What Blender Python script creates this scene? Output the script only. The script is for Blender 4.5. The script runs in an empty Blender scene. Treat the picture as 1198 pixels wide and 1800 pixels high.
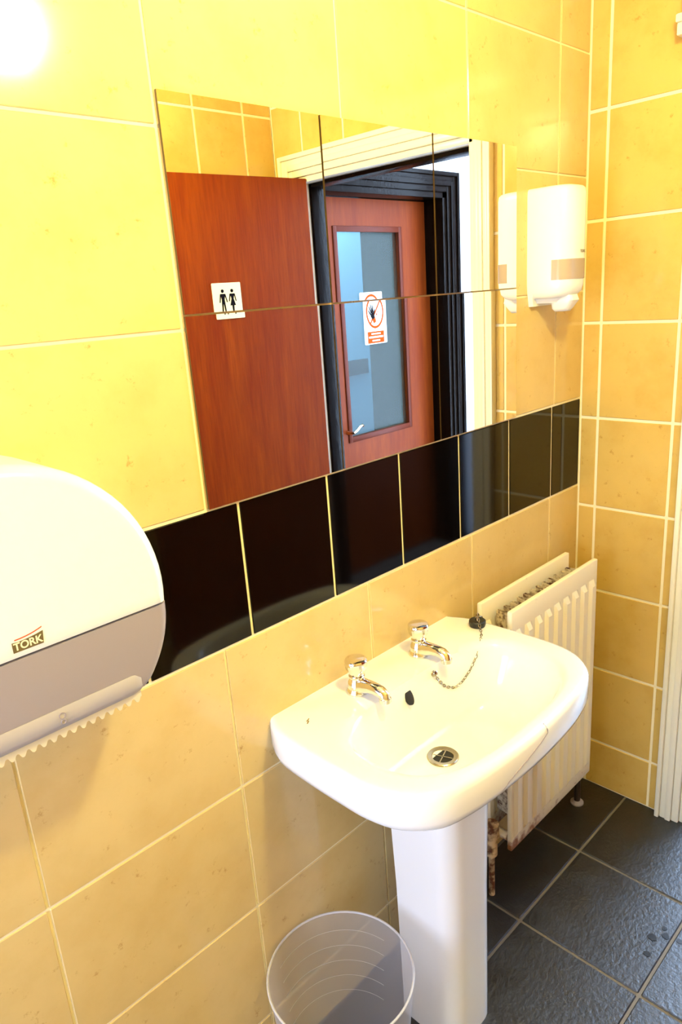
import bpy, bmesh, math, random
from mathutils import Vector, Matrix, Euler
random.seed(7)
S = bpy.context.scene
COL = S.collection

# ------------------------------------------------------------------ camera, world, light, exposure
cd = bpy.data.cameras.new('camera'); cam = bpy.data.objects.new('camera', cd); COL.objects.link(cam)
cam.location = (-1.80208, -0.91904, 1.49747)
cam.rotation_euler = (1.274855, 0.068825, -0.785979)
cd.sensor_fit = 'VERTICAL'; cd.sensor_height = 36.0; cd.lens = 1255.19 / 1800 * 36.0; cd.clip_start = 0.02
S.camera = cam
w = bpy.data.worlds.new('world'); S.world = w; w.use_nodes = True
bg = w.node_tree.nodes['Background']; bg.inputs[0].default_value = (0.55, 0.72, 1.0, 1); bg.inputs[1].default_value = 1.0
S.view_settings.view_transform = 'Standard'; S.view_settings.look = 'None'
S.view_settings.gamma = 1.0; S.view_settings.exposure = 0.0; S.view_settings.use_curve_mapping = False

def area(name, loc, rot, sx, sy, power, color):
    l = bpy.data.lights.new(name, 'AREA'); l.shape = 'RECTANGLE'; l.size = sx; l.size_y = sy
    l.energy = power; l.color = color
    o = bpy.data.objects.new(name, l); COL.objects.link(o); o.location = loc; o.rotation_euler = rot
    return o
H = math.pi / 2
# daylight outside the lobby window (shines -x) and outside the small window behind the camera (shines +x)
area('daylight_lobby', (2.05, -0.25, 1.45), (0, H, 0), 2.6, 2.3, 410, (0.50, 0.69, 1.0))
area('daylight_rear', (-2.95, -0.36, 0.95), (0, -H, 0), 1.2, 0.7, 62, (0.55, 0.68, 1.0))
area('office_ceiling_fill', (1.2, -2.1, 2.40), (0, 0, 0), 0.9, 0.4, 30, (0.62, 0.82, 1.0))  # added fill under the office ceiling, brightens the wall behind the glass
LAMP_STRENGTH = 480.0
LAMP_COLOR = (1.0, 0.90, 0.36)

# ------------------------------------------------------------------ material helpers
def srgb(r, g, b):
    f = lambda c: c / 12.92 if c <= 0.04045 else ((c + 0.055) / 1.055) ** 2.4
    return (f(r / 255), f(g / 255), f(b / 255), 1)
def mat(name, color, rough=0.5, metal=0.0, coat=0.0, spec=0.5, **kw):
    m = bpy.data.materials.new(name); m.use_nodes = True
    b = m.node_tree.nodes['Principled BSDF']
    b.inputs['Base Color'].default_value = color; b.inputs['Roughness'].default_value = rough
    b.inputs['Metallic'].default_value = metal; b.inputs['Coat Weight'].default_value = coat
    b.inputs['Specular IOR Level'].default_value = spec
    for k, v in kw.items(): b.inputs[k.replace('_', ' ')].default_value = v
    return m
def nodes(m): return m.node_tree.nodes, m.node_tree.links, m.node_tree.nodes['Principled BSDF']
def noise(m, scale, detail=6, rough=0.6, vec=None, stretch=None, seed_random=False):
    n, l, b = nodes(m)
    t = n.new('ShaderNodeTexNoise'); t.inputs['Scale'].default_value = scale; t.inputs['Detail'].default_value = detail
    t.inputs['Roughness'].default_value = rough
    g = n.new('ShaderNodeNewGeometry'); src = g.outputs['Position']
    if seed_random:
        oi = n.new('ShaderNodeObjectInfo'); mu = n.new('ShaderNodeMath'); mu.operation = 'MULTIPLY'; mu.inputs[1].default_value = 37.0
        l.new(oi.outputs['Random'], mu.inputs[0])
        ad = n.new('ShaderNodeVectorMath'); ad.operation = 'ADD'; l.new(src, ad.inputs[0]); l.new(mu.outputs[0], ad.inputs[1]); src = ad.outputs[0]
    if stretch:
        mp = n.new('ShaderNodeMapping'); mp.inputs['Scale'].default_value = stretch; l.new(src, mp.inputs['Vector']); src = mp.outputs[0]
    l.new(src, t.inputs['Vector'])
    return t.outputs['Fac']
def ramp(m, fac, stops):
    n, l, b = nodes(m); r = n.new('ShaderNodeValToRGB')
    while len(r.color_ramp.elements) < len(stops): r.color_ramp.elements.new(0.5)
    for e, (p, c) in zip(r.color_ramp.elements, stops): e.position = p; e.color = c
    l.new(fac, r.inputs[0]); return r.outputs[0]
def mixc(m, fac, a, bcol, mode='MIX'):
    n, l, b = nodes(m); x = n.new('ShaderNodeMix'); x.data_type = 'RGBA'; x.blend_type = mode
    for i, v in ((0, fac), (6, a), (7, bcol)):
        if isinstance(v, (int, float, tuple)): x.inputs[i].default_value = v
        else: l.new(v, x.inputs[i])
    return x.outputs[2]
def bump(m, fac, strength=0.2, dist=0.001):
    n, l, b = nodes(m); u = n.new('ShaderNodeBump'); u.inputs['Strength'].default_value = strength; u.inputs['Distance'].default_value = dist
    l.new(fac, u.inputs['Height']); l.new(u.outputs[0], b.inputs['Normal'])

M = {}
def tile_material(name, base, dark, speck, rough):
    m = mat(name, base, rough, spec=0.5)
    n, l, b = nodes(m)
    f1 = noise(m, 7.0, 7, 0.62, seed_random=True)
    c = ramp(m, f1, [(0.28, dark), (0.52, base), (0.75, tuple(min(1, v * 1.06) for v in base[:3]) + (1,))])
    f2 = noise(m, 38.0, 9, 0.75, seed_random=True)
    f3 = ramp(m, f2, [(0.30, (1, 1, 1, 1)), (0.40, (0, 0, 0, 1))])
    c = mixc(m, f3, c, speck)
    l.new(c, b.inputs['Base Color'])
    bump(m, noise(m, 60, 4), 0.06, 0.001)
    return m
M['tile'] = tile_material('cream_tile', srgb(210, 184, 126), srgb(202, 173, 112), srgb(178, 142, 84), 0.13)
M['tile_upright'] = tile_material('upright_tile_falloff', srgb(206, 173, 96), srgb(197, 161, 82), srgb(174, 135, 64), 0.11)  # lamp falloff put into the colour: deeper than the brightly lit cream tile
M['grout'] = mat('grout', srgb(240, 228, 190), 0.8)
M['black'] = mat('black_tile', srgb(6, 4, 4), 0.06, spec=0.35)
M['black_grout'] = mat('band_grout', srgb(236, 222, 182), 0.75)
# dark slate floor
m = mat('slate_floor', srgb(20, 20, 23), 0.4, spec=0.6, IOR=1.65); n, l, b = nodes(m)
f = noise(m, 9, 8, 0.65, seed_random=True)
l.new(ramp(m, f, [(0.3, srgb(7, 7, 8)), (0.7, srgb(18, 18, 20))]), b.inputs['Base Color'])
l.new(ramp(m, noise(m, 14, 6), [(0.3, (0.32,) * 3 + (1,)), (0.7, (0.50,) * 3 + (1,))]), b.inputs['Roughness'])
bump(m, noise(m, 95, 6, 0.6), 0.4, 0.005)
M['slate'] = m
M['floor_grout'] = mat('floor_grout', srgb(112, 104, 92), 0.85)
M['ceramic'] = mat('white_ceramic', srgb(240, 240, 238), 0.12, coat=0.6, Coat_Roughness=0.05)
M['chrome'] = mat('chrome', srgb(226, 224, 220), 0.07, metal=1.0)
M['steel'] = mat('dull_steel', srgb(170, 160, 140), 0.22, metal=1.0)
M['dark'] = mat('dark_hole', srgb(16, 13, 11), 0.6)
M['rubber'] = mat('black_rubber', srgb(28, 26, 24), 0.5)
M['white_plastic'] = mat('white_plastic', srgb(238, 238, 234), 0.26)
M['grey_plastic'] = mat('smoke_grey_plastic', srgb(146, 138, 148), 0.3)
M['grey_light'] = mat('smoke_grey_plastic_lip', srgb(168, 163, 168), 0.28)
M['teeth'] = mat('clear_plastic_teeth', srgb(214, 204, 176), 0.25)
M['window_grey'] = mat('grey_sight_window', srgb(170, 152, 138), 0.15)
M['mirror'] = mat('mirror_silver', (0.93, 0.91, 0.86, 1), 0.0, metal=1.0)
M['mirror_edge'] = mat('mirror_edge', srgb(84, 62, 26), 0.3)
m = mat('cream_radiator', srgb(240, 230, 206), 0.32); n, l, b = nodes(m)
g = n.new('ShaderNodeNewGeometry'); sp = n.new('ShaderNodeSeparateXYZ'); l.new(g.outputs['Position'], sp.inputs[0])
# rust creeping up from the bottom corner of the panels
mr = n.new('ShaderNodeMapRange'); mr.inputs[1].default_value = 0.143; mr.inputs[2].default_value = 0.20; mr.inputs[3].default_value = 0.62; mr.inputs[4].default_value = 0.0
l.new(sp.outputs['Z'], mr.inputs[0])
mx = n.new('ShaderNodeMapRange'); mx.inputs[1].default_value = -0.545; mx.inputs[2].default_value = -0.36; mx.inputs[3].default_value = 1.0; mx.inputs[4].default_value = 0.25
l.new(sp.outputs['X'], mx.inputs[0])
mm = n.new('ShaderNodeMath'); mm.operation = 'MULTIPLY'; l.new(mr.outputs[0], mm.inputs[0]); l.new(mx.outputs[0], mm.inputs[1])
m2 = n.new('ShaderNodeMath'); m2.operation = 'ADD'; l.new(mm.outputs[0], m2.inputs[0]); l.new(noise(m, 60, 6), m2.inputs[1])
fac = ramp(m, m2.outputs[0], [(0.66, (0, 0, 0, 1)), (0.95, (1, 1, 1, 1))])
l.new(mixc(m, fac, srgb(240, 230, 206), srgb(150, 92, 48)), b.inputs['Base Color'])
M['radiator'] = m
m = mat('rusty_fins', srgb(180, 150, 110), 0.55); n, l, b = nodes(m)
l.new(ramp(m, noise(m, 70, 6), [(0.38, srgb(86, 52, 30)), (0.56, srgb(206, 190, 160))]), b.inputs['Base Color']); M['fins'] = m
m = mat('rusty_pipe', srgb(150, 110, 70), 0.5); n, l, b = nodes(m)
l.new(ramp(m, noise(m, 40, 6), [(0.4, srgb(92, 52, 28)), (0.6, srgb(214, 190, 150))]), b.inputs['Base Color']); M['pipe'] = m
M['black_pipe'] = mat('dark_copper_pipe', srgb(46, 34, 28), 0.35)
def wood(name, a, bc, rough):
    m = mat(name, a, rough, coat=0.0, spec=0.07); n, l, b = nodes(m)
    f = noise(m, 3.0, 6, 0.6, stretch=(9, 9, 0.9)); f2 = noise(m, 30, 4, 0.6, stretch=(6, 6, 0.35))
    c = ramp(m, f, [(0.3, a), (0.72, bc)])
    c = mixc(m, ramp(m, f2, [(0.35, (0.35,) * 3 + (1,)), (0.6, (0,) * 3 + (1,))]), c, tuple(v * 0.7 for v in a[:3]) + (1,))
    l.new(c, b.inputs['Base Color']); return m
M['wood'] = wood('mahogany_door', srgb(108, 36, 6), srgb(132, 58, 6), 0.42)
M['wood2'] = wood('lobby_door_wood', srgb(112, 40, 10), srgb(132, 56, 12), 0.4)
M['wood_bead'] = mat('door_bead', srgb(92, 34, 14), 0.4, spec=0.1)
M['cream_paint'] = mat('cream_gloss_paint', srgb(240, 234, 212), 0.28)
m = mat('dark_gloss_paint', srgb(16, 8, 4), 0.24, spec=0.05); bump(m, noise(m, 60, 3, 0.5, stretch=(1, 1, 0.25)), 0.35, 0.004); M['dark_paint'] = m
M['white_paint'] = mat('white_wall_paint', srgb(228, 228, 232), 0.7)
M['ceiling_paint'] = mat('ceiling_paint', srgb(236, 230, 214), 0.85)
M['pale_blue'] = mat('pale_blue_wall', srgb(150, 196, 216), 0.6)
M['grey_green'] = mat('grey_green_cupboard', srgb(62, 66, 42), 0.6, spec=0.1)
M['rail'] = mat('dark_rail', srgb(44, 40, 44), 0.5)
M['sign_cream'] = mat('sign_plate', srgb(236, 232, 196), 0.7, spec=0.06)
M['sign_white'] = mat('sign_white', srgb(222, 222, 220), 0.7, spec=0.06)
M['ink'] = mat('black_ink', srgb(12, 8, 12), 0.7, spec=0.06)
M['orange'] = mat('orange_ink', srgb(172, 66, 4), 0.7, spec=0.06)
M['red_ink'] = mat('red_ink', srgb(206, 84, 60), 0.7, spec=0.06)
M['brown_ink'] = mat('brown_ink', srgb(96, 82, 50), 0.5)
M['brass'] = mat('pale_metal_handle', srgb(224, 210, 180), 0.2, metal=1.0)
def glass_mix(name, tr, color, diffuse, rough=0.1, ridged=None):
    m = bpy.data.materials.new(name); m.use_nodes = True; n, l = m.node_tree.nodes, m.node_tree.links
    b = n['Principled BSDF']; b.inputs['Base Color'].default_value = diffuse; b.inputs['Roughness'].default_value = rough
    t = n.new('ShaderNodeBsdfTransparent'); t.inputs[0].default_value = color
    x = n.new('ShaderNodeMixShader'); x.inputs[0].default_value = tr
    l.new(b.outputs[0], x.inputs[1]); l.new(t.outputs[0], x.inputs[2]); l.new(x.outputs[0], n['Material Output'].inputs[0])
    return m
M['window_glass'] = glass_mix('window_glass', 0.92, (1, 1, 1, 1), (0.8, 0.85, 0.9, 1), 0.05)
M['frost'] = glass_mix('obscure_glass', 0.80, (0.86, 0.95, 1, 1), (0.07, 0.08, 0.06, 1), 0.25)
n_, l_, b_ = nodes(M['frost'])
bump(M['frost'], noise(M['frost'], 16, 3, 0.5, stretch=(0.6, 0.6, 8)), 0.5, 0.004)
def bin_plastic():
    m = bpy.data.materials.new('frosted_bin_plastic'); m.use_nodes = True; n, l = m.node_tree.nodes, m.node_tree.links
    b = n['Principled BSDF']; b.inputs['Base Color'].default_value = srgb(214, 212, 216); b.inputs['Roughness'].default_value = 0.35
    tl = n.new('ShaderNodeBsdfTranslucent'); tl.inputs[0].default_value = srgb(220, 218, 220)
    t = n.new('ShaderNodeBsdfTransparent'); t.inputs[0].default_value = (0.95, 0.95, 0.96, 1)
    a = n.new('ShaderNodeMixShader'); a.inputs[0].default_value = 0.45; l.new(b.outputs[0], a.inputs[1]); l.new(tl.outputs[0], a.inputs[2])
    x = n.new('ShaderNodeMixShader'); x.inputs[0].default_value = 0.60; l.new(a.outputs[0], x.inputs[1]); l.new(t.outputs[0], x.inputs[2])
    l.new(x.outputs[0], n['Material Output'].inputs[0]); return m
M['bin'] = bin_plastic()
M['bin_ridge'] = mat('bin_ridge', srgb(196, 194, 196), 0.3)
m = bpy.data.materials.new('lamp_globe'); m.use_nodes = True
b = m.node_tree.nodes['Principled BSDF']; b.inputs['Base Color'].default_value = (0.9, 0.85, 0.7, 1)
b.inputs['Emission Color'].default_value = (*LAMP_COLOR, 1); b.inputs['Emission Strength'].default_value = LAMP_STRENGTH
M['globe'] = m

# ------------------------------------------------------------------ mesh helpers
def link(o, parent=None):
    COL.objects.link(o)
    if parent is not None: o.parent = parent
    return o
def finish(name, bm, material, parent=None, smooth=False, angle=40):
    me = bpy.data.meshes.new(name)
    bmesh.ops.recalc_face_normals(bm, faces=bm.faces)
    bm.to_mesh(me); bm.free()
    for x in (material if isinstance(material, (list, tuple)) else [material]): me.materials.append(M[x] if isinstance(x, str) else x)
    if smooth:
        for p in me.polygons: p.use_smooth = True
        me.set_sharp_from_angle(angle=math.radians(angle))
    o = bpy.data.objects.new(name, me)
    return link(o, parent)
def box_bm(lo, hi, bevel=0.0, seg=2, bm=None):
    bm = bm or bmesh.new()
    vs = [bm.verts.new((x, y, z)) for x in (lo[0], hi[0]) for y in (lo[1], hi[1]) for z in (lo[2], hi[2])]
    fs = [bm.faces.new([vs[i] for i in q]) for q in ((0, 1, 3, 2), (4, 6, 7, 5), (0, 4, 5, 1), (2, 3, 7, 6), (0, 2, 6, 4), (1, 5, 7, 3))]
    if bevel > 0:
        es = list({e for f in fs for e in f.edges})
        bmesh.ops.bevel(bm, geom=es, offset=bevel, segments=seg, profile=0.5, affect='EDGES')
    return bm
def box(name, lo, hi, material, parent=None, bevel=0.0, seg=2):
    return finish(name, box_bm(lo, hi, bevel, seg), material, parent, smooth=bevel > 0.002)
def loft_bm(rings, cap0=True, cap1=True, closed=True, bm=None):
    bm = bm or bmesh.new()
    R = [[bm.verts.new(p) for p in r] for r in rings]
    k = len(R[0])
    for a, b2 in zip(R, R[1:]):
        for i in range(k if closed else k - 1):
            j = (i + 1) % k; bm.faces.new((a[i], a[j], b2[j], b2[i]))
    if cap0: bm.faces.new(list(reversed(R[0])))
    if cap1: bm.faces.new(R[-1])
    return bm
def circle(c, r, z, k=32, ax='z', ry=None):
    out = []
    for i in range(k):
        t = 2 * math.pi * i / k; a, b2 = r * math.cos(t), (ry or r) * math.sin(t)
        if ax == 'z': out.append((c[0] + a, c[1] + b2, z))
        elif ax == 'y': out.append((c[0] + a, z, c[1] + b2))
        else: out.append((z, c[0] + a, c[1] + b2))
    return out
def lathe(name, c, prof, material, parent=None, k=32, cap0=True, cap1=True, bm=None, build=True):
    bm = loft_bm([circle(c, r, z, k) for r, z in prof], cap0, cap1, bm=bm)
    return finish(name, bm, material, parent, smooth=True) if build else bm
def tube_bm(pts, r, k=10, bm=None, caps=True, radii=None, closed=False):
    pts = [Vector(p) for p in pts]; rings = []; n = len(pts); up = None
    for i, p in enumerate(pts):
        if closed: d = (pts[(i + 1) % n] - pts[i - 1])
        else: d = (pts[min(i + 1, n - 1)] - pts[max(i - 1, 0)])
        d.normalize()
        if up is None: up = Vector((0, 0, 1)) if abs(d.z) < 0.9 else Vector((1, 0, 0))
        u = d.cross(up).normalized(); v = u.cross(d).normalized(); up = v
        rr = radii[i] if radii else r
        rings.append([tuple(p + rr * (math.cos(2 * math.pi * j / k) * u + math.sin(2 * math.pi * j / k) * v)) for j in range(k)])
    if closed:
        bm = bm or bmesh.new(); R = [[bm.verts.new(q) for q in r_] for r_ in rings]
        for i in range(n):
            a, b2 = R[i], R[(i + 1) % n]
            for j in range(k): bm.faces.new((a[j], a[(j + 1) % k], b2[(j + 1) % k], b2[j]))
        return bm
    return loft_bm(rings, caps, caps, bm=bm)
def tube(name, pts, r, material, parent=None, k=12, radii=None):
    return finish(name, tube_bm(pts, r, k, radii=radii), material, parent, smooth=True)
def prism_bm(poly, y0, y1, plane='xz', bm=None):
    """polygon extruded along the third axis"""
    f = {'xz': lambda a, b2, d: (a, d, b2), 'yz': lambda a, b2, d: (d, a, b2), 'xy': lambda a, b2, d: (a, b2, d)}[plane]
    bm = bm or bmesh.new()
    A = [bm.verts.new(f(a, b2, y0)) for a, b2 in poly]; B = [bm.verts.new(f(a, b2, y1)) for a, b2 in poly]
    bm.faces.new(A); bm.faces.new(list(reversed(B)))
    for i in range(len(poly)):
        j = (i + 1) % len(poly); bm.faces.new((A[i], B[i], B[j], A[j]))
    return bm
def empty(name, loc, label, cat, group=None):
    o = bpy.data.objects.new(name, None); o.empty_display_size = 0.05; COL.objects.link(o)
    tag(o, label, cat, group); o.location = loc; return o
def tag(o, label, cat, group=None):
    o['label'] = label; o['category'] = cat
    if group: o['group'] = group
    return o
def struct(o, label=None, cat=None):
    o['kind'] = 'structure'
    if label: o['label'] = label
    if cat: o['category'] = cat
    return o
def under(root, *objs):
    """parent parts that were built in world coordinates"""
    inv = Matrix.LocRotScale(root.location, root.rotation_euler, None).inverted()
    for o in objs: o.parent = root; o.matrix_parent_inverse = inv
def rrect(cx, cy, hx, hy, r, k=6):
    out = []
    for sx, sy, a0 in ((1, 1, 0), (-1, 1, 90), (-1, -1, 180), (1, -1, 270)):
        for i in range(k + 1):
            a = math.radians(a0 + 90 * i / k); out.append((cx + sx * (hx - r) + r * math.cos(a), cy + sy * (hy - r) + r * math.sin(a)))
    return out
def text_bm(body, size):
    c = bpy.data.curves.new('t', 'FONT'); c.body = body; c.size = size; c.align_x = 'CENTER'; c.align_y = 'CENTER'; c.extrude = 0.0; c.offset = size * 0.025
    o = bpy.data.objects.new('t', c); COL.objects.link(o)
    dg = bpy.context.evaluated_depsgraph_get(); me = bpy.data.meshes.new_from_object(o.evaluated_get(dg))
    bm = bmesh.new(); bm.from_mesh(me); bpy.data.objects.remove(o); bpy.data.meshes.remove(me); bpy.data.curves.remove(c)
    return bm

# ------------------------------------------------------------------ setting: walls, floor, tiles
ZC = 2.32            # ceiling
YR = -1.165          # wall opposite the mirror
XF = -2.60           # wall behind the camera
DY0, DY1, DZ = -1.065, -0.335, 1.886   # door opening in the end wall

_cache = {}
def place_tile(wall, plane, a0, a1, b0, b1, gap, depth, material, label=None, pos=0.0, sign=1, bev=0.0012):
    """one tile: box of size (a,b) centred at its own origin on a plane; sign = which way the face looks"""
    w_, h_ = round(a1 - a0 - gap, 4), round(b1 - b0 - gap, 4)
    if w_ < 0.006 or h_ < 0.006: return
    key = (plane, w_, h_, material, sign, bev, depth)
    if key not in _cache:
        d0, d1 = (-depth, 0) if sign > 0 else (0, depth)
        lo, hi = {'y': ((-w_ / 2, d0, -h_ / 2), (w_ / 2, d1, h_ / 2)), 'x': ((d0, -w_ / 2, -h_ / 2), (d1, w_ / 2, h_ / 2)), 'z': ((-w_ / 2, -h_ / 2, d0), (w_ / 2, h_ / 2, d1))}[plane]
        bm = box_bm(lo, hi, bev, 1); me = bpy.data.meshes.new('tile'); bmesh.ops.recalc_face_normals(bm, faces=bm.faces); bm.to_mesh(me); bm.free()
        me.materials.append(M[material]); _cache[key] = me
    o = bpy.data.objects.new('tile', _cache[key]); link(o, wall)
    ca, cb = (a0 + a1) / 2, (b0 + b1) / 2
    j = random.uniform(-0.00025, 0.00025)
    o.location = {'y': (ca, pos + j, cb), 'x': (pos + j, ca, cb), 'z': (ca, cb, pos + j)}[plane]
    if label: o['label'] = label
    return o

G = 0.0022  # grout lies this far behind the tile faces
# --- mirror wall (plane y = 0, faces -y)
wl = struct(box('wall_left', (XF, G, 0), (0.1, 0.12, ZC), 'grout'), 'yellow cream tiled wall with a black tile band behind the washbasin', 'wall')
TH = 0.006
def xs_from(first, pitch):
    out = [0.0]; x = first
    while x > XF + 0.02: out.append(x); x -= pitch
    out.append(XF); return out
low_z = [0.0, 0.1422, 0.4096, 0.6770, 0.9469]
up_z = [1.1890, 1.4631, 1.7305, 1.9979, 2.2653, ZC]
xs = xs_from(-0.1554, 0.3515)
for a1, a0 in zip(xs, xs[1:]):
    for b0, b1 in zip(low_z, low_z[1:]): place_tile(wl, 'y', a0, a1, b0, b1, 0.0046, TH, 'tile', sign=-1)
xs = xs_from(-0.1387, 0.3573)
for a1, a0 in zip(xs, xs[1:]):
    for b0, b1 in zip(up_z, up_z[1:]): place_tile(wl, 'y', a0, a1, b0, b1, 0.0046, TH, 'tile', sign=-1)
xs = xs_from(-0.1484, 0.2)
for a1, a0 in zip(xs, xs[1:]):
    place_tile(wl, 'y', a0, a1, 0.9469, 1.1883, 0.0052, TH, 'black', 'glossy black band tile', sign=-1)
# --- end wall with the door opening (plane x = 0, faces -x)
bm = box_bm((G, YR - 0.1, 0), (0.1, DY0, ZC)); box_bm((G, DY1, 0), (0.1, 0.12, ZC), bm=bm); box_bm((G, DY0, DZ), (0.1, DY1, ZC), bm=bm)
wb = struct(finish('wall_back', bm, ['grout']), 'yellow tiled end wall with upright tiles and a doorway', 'wall')
ys = [0.0, -0.0499, -0.2440, -0.4382, -0.6324, -0.8266, -1.0208, YR]
zs = [0.0, 0.1534, 0.3991, 0.6448, 0.8905, 1.1362, 1.3819, 1.6276, 1.8734, 2.1191, ZC]
CA, CB, CZ = DY0 - 0.03, DY1 + 0.03, DZ + 0.035   # tiles stop under the architrave
GE = 0.0075
for a1, a0 in zip(ys, ys[1:]):
    for b0, b1 in zip(zs, zs[1:]):
        if a1 <= CA or a0 >= CB or b0 >= CZ:
            place_tile(wb, 'x', a0, a1, b0, b1, GE, TH, 'tile_upright', sign=-1); continue
        if a0 >= CA and a1 <= CB:
            if b1 > CZ: place_tile(wb, 'x', a0, a1, CZ, b1, GE, TH, 'tile_upright', sign=-1)
            continue
        s0, s1 = (a0, CA) if a0 < CA else (CB, a1)      # the sliver beside the opening
        if b1 <= CZ: place_tile(wb, 'x', s0, s1, b0, b1, GE, TH, 'tile_upright', sign=-1)
        else:                                            # a tile cut round the corner of the doorway
            h = GE / 2
            if a0 < CA: poly = [(a0 + h, b0 + h), (CA, b0 + h), (CA, CZ), (a1 - h, CZ), (a1 - h, b1 - h), (a0 + h, b1 - h)]
            else: poly = [(CB, b0 + h), (a1 - h, b0 + h), (a1 - h, b1 - h), (a0 + h, b1 - h), (a0 + h, CZ), (CB, CZ)]
            finish('tile', prism_bm(poly, 0.0, TH, 'yz'), 'tile_upright', wb)
# --- wall opposite the mirror (plane y = YR, faces +y)
wr = struct(box('wall_right', (XF, YR - 0.1, 0), (0.0, YR - G, ZC), 'grout'), 'yellow tiled wall facing the mirrors behind the open door', 'wall')
xs = xs_from(-0.1236, 0.1978); zs2 = [0.0, 0.1240, 0.3697, 0.6154, 0.8611, 1.1068, 1.3525, 1.5982, 1.8439, 2.0896, ZC]
for a1, a0 in zip(xs, xs[1:]):
    for b0, b1 in zip(zs2, zs2[1:]): place_tile(wr, 'y', a0, a1, b0, b1, GE, TH, 'tile_upright', pos=YR, sign=1)
# --- wall behind the camera, with a small window
WY0, WY1, WZ0, WZ1 = -0.72, -0.06, 0.30, 1.5
bm = box_bm((XF - 0.1, YR - 0.1, 0), (XF, WY0, ZC)); box_bm((XF - 0.1, WY1, 0), (XF, 0.12, ZC), bm=bm)
box_bm((XF - 0.1, WY0, 0), (XF, WY1, WZ0), bm=bm); box_bm((XF - 0.1, WY0, WZ1), (XF, WY1, ZC), bm=bm)
struct(finish('wall_front', bm, 'tile'), 'cream wall with a small window behind the viewer', 'wall')
bm = box_bm((XF - 0.07, WY0, WZ0), (XF - 0.02, WY0 + 0.05, WZ1)); box_bm((XF - 0.07, WY1 - 0.05, WZ0), (XF - 0.02, WY1, WZ1), bm=bm)
box_bm((XF - 0.07, WY0, WZ0), (XF - 0.02, WY1, WZ0 + 0.05), bm=bm); box_bm((XF - 0.07, WY0, WZ1 - 0.05), (XF - 0.02, WY1, WZ1), bm=bm)
w2 = struct(finish('window_2', bm, 'white_plastic'), 'small white framed window behind the viewer', 'window')
box('pane', (XF - 0.047, WY0 + 0.05, WZ0 + 0.05), (XF - 0.043, WY1 - 0.05, WZ1 - 0.05), 'window_glass', w2)
# --- ceiling and floor
struct(box('ceiling', (XF - 0.1, YR - 0.1, ZC), (0.1, 0.12, ZC + 0.1), 'ceiling_paint'), 'plain painted ceiling of the washroom', 'ceiling')
LX1, LY0, LY1, LZ = 1.88, -1.60, 1.10, 2.95      # lobby beyond the doorway
fl = struct(box('floor', (XF - 0.1, -2.95, -0.10), (2.7, LY1 + 0.1, -0.003), 'floor_grout'), 'dark slate tile floor with pale grout lines', 'floor')
fx = [-0.2815 + 0.3012 * i for i in range(-8, 10)]; fy = [-0.1782 + 0.2936 * i for i in range(-5, 6)]
for a0, a1 in zip(fx, fx[1:]):
    for b0, b1 in zip(fy, fy[1:]):
        a0c, a1c = max(a0, XF), min(a1, LX1); b0c, b1c = max(b0, LY0), min(b1, LY1)
        if a1c <= 0.1: b0c, b1c = max(b0c, YR), min(b1c, 0.0)
        if a1c - a0c > 0.02 and b1c - b0c > 0.02: place_tile(fl, 'z', a0c, a1c, b0c, b1c, 0.0065, 0.02, 'slate', pos=0.0, sign=1, bev=0.0022)

# a few dark wet drips on the floor tiles near the doorway
M['drip'] = mat('dark_drip', srgb(10, 10, 12), 0.35)
for x, y, r in ((-0.4232, -0.4351, 0.011), (-0.3808, -0.4460, 0.007), (-0.3990, -0.4570, 0.009), (-0.4743, -0.4440, 0.008), (-0.3925, -0.4860, 0.008)):
    k = 14; poly = [(x + r * random.uniform(0.7, 1.15) * math.cos(2 * math.pi * i / k), y + r * random.uniform(0.7, 1.15) * math.sin(2 * math.pi * i / k)) for i in range(k)]
    finish('drip', prism_bm(poly, -0.001, 0.0008, 'xy'), 'drip', fl)

# ------------------------------------------------------------------ door frame in the end wall
AW = 0.062
def architrave(name, y0, y1, z1, x_face, direction, width, zt_width, material, plane='x'):
    """stepped moulding round an opening; direction = which way it stands proud"""
    steps = [(0.0, 0.30, 0.012), (0.30, 0.55, 0.020), (0.55, 0.80, 0.016), (0.80, 1.0, 0.024)]
    bm = bmesh.new()
    for s0, s1, d in steps:
        A, B = (x_face, x_face + direction * d)
        lo, hi = min(A, B), max(A, B)
        def bb(a0, a1, zz0, zz1):
            if plane == 'x': box_bm((lo, a0, zz0), (hi, a1, zz1), 0.0025, 2, bm)
            else: box_bm((a0, lo, zz0), (a1, hi, zz1), 0.0025, 2, bm)
        bb(y0 - width * s1, y0 - width * s0, 0, z1 + zt_width * s1)
        bb(y1 + width * s0, y1 + width * s1, 0, z1 + zt_width * s1)
        bb(y0 - width * s0 if s0 else y0, y1 + width * s0 if s0 else y1, z1 + zt_width * s0, z1 + zt_width * s1)
    return finish(name, bm, material, smooth=True)
struct(architrave('trim_1', DY0, DY1, DZ, 0.0, -1, AW, 0.072, 'cream_paint'), 'cream painted moulded architrave round the washroom doorway', 'door frame')
def lining(x0, x1, t):
    bm = box_bm((x0, DY0, 0), (x1, DY0 + t, DZ), 0.0015); box_bm((x0, DY1 - t, 0), (x1, DY1, DZ), 0.0015, bm=bm); box_bm((x0, DY0, DZ - t), (x1, DY1, DZ), 0.0015, bm=bm); return bm
struct(finish('trim_2', lining(-0.001, 0.044, 0.018), 'cream_paint', smooth=True), 'cream painted half of the door lining facing the washroom', 'door frame')
struct(finish('trim_7', lining(0.044, 0.108, 0.030), 'dark_paint', smooth=True), 'near black half of the door lining facing the lobby', 'door frame')
struct(architrave('trim_3', DY0, DY1, DZ, 0.1, 1, AW, 0.082, 'dark_paint'), 'dark architrave on the lobby side of the washroom doorway', 'door frame')

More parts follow.
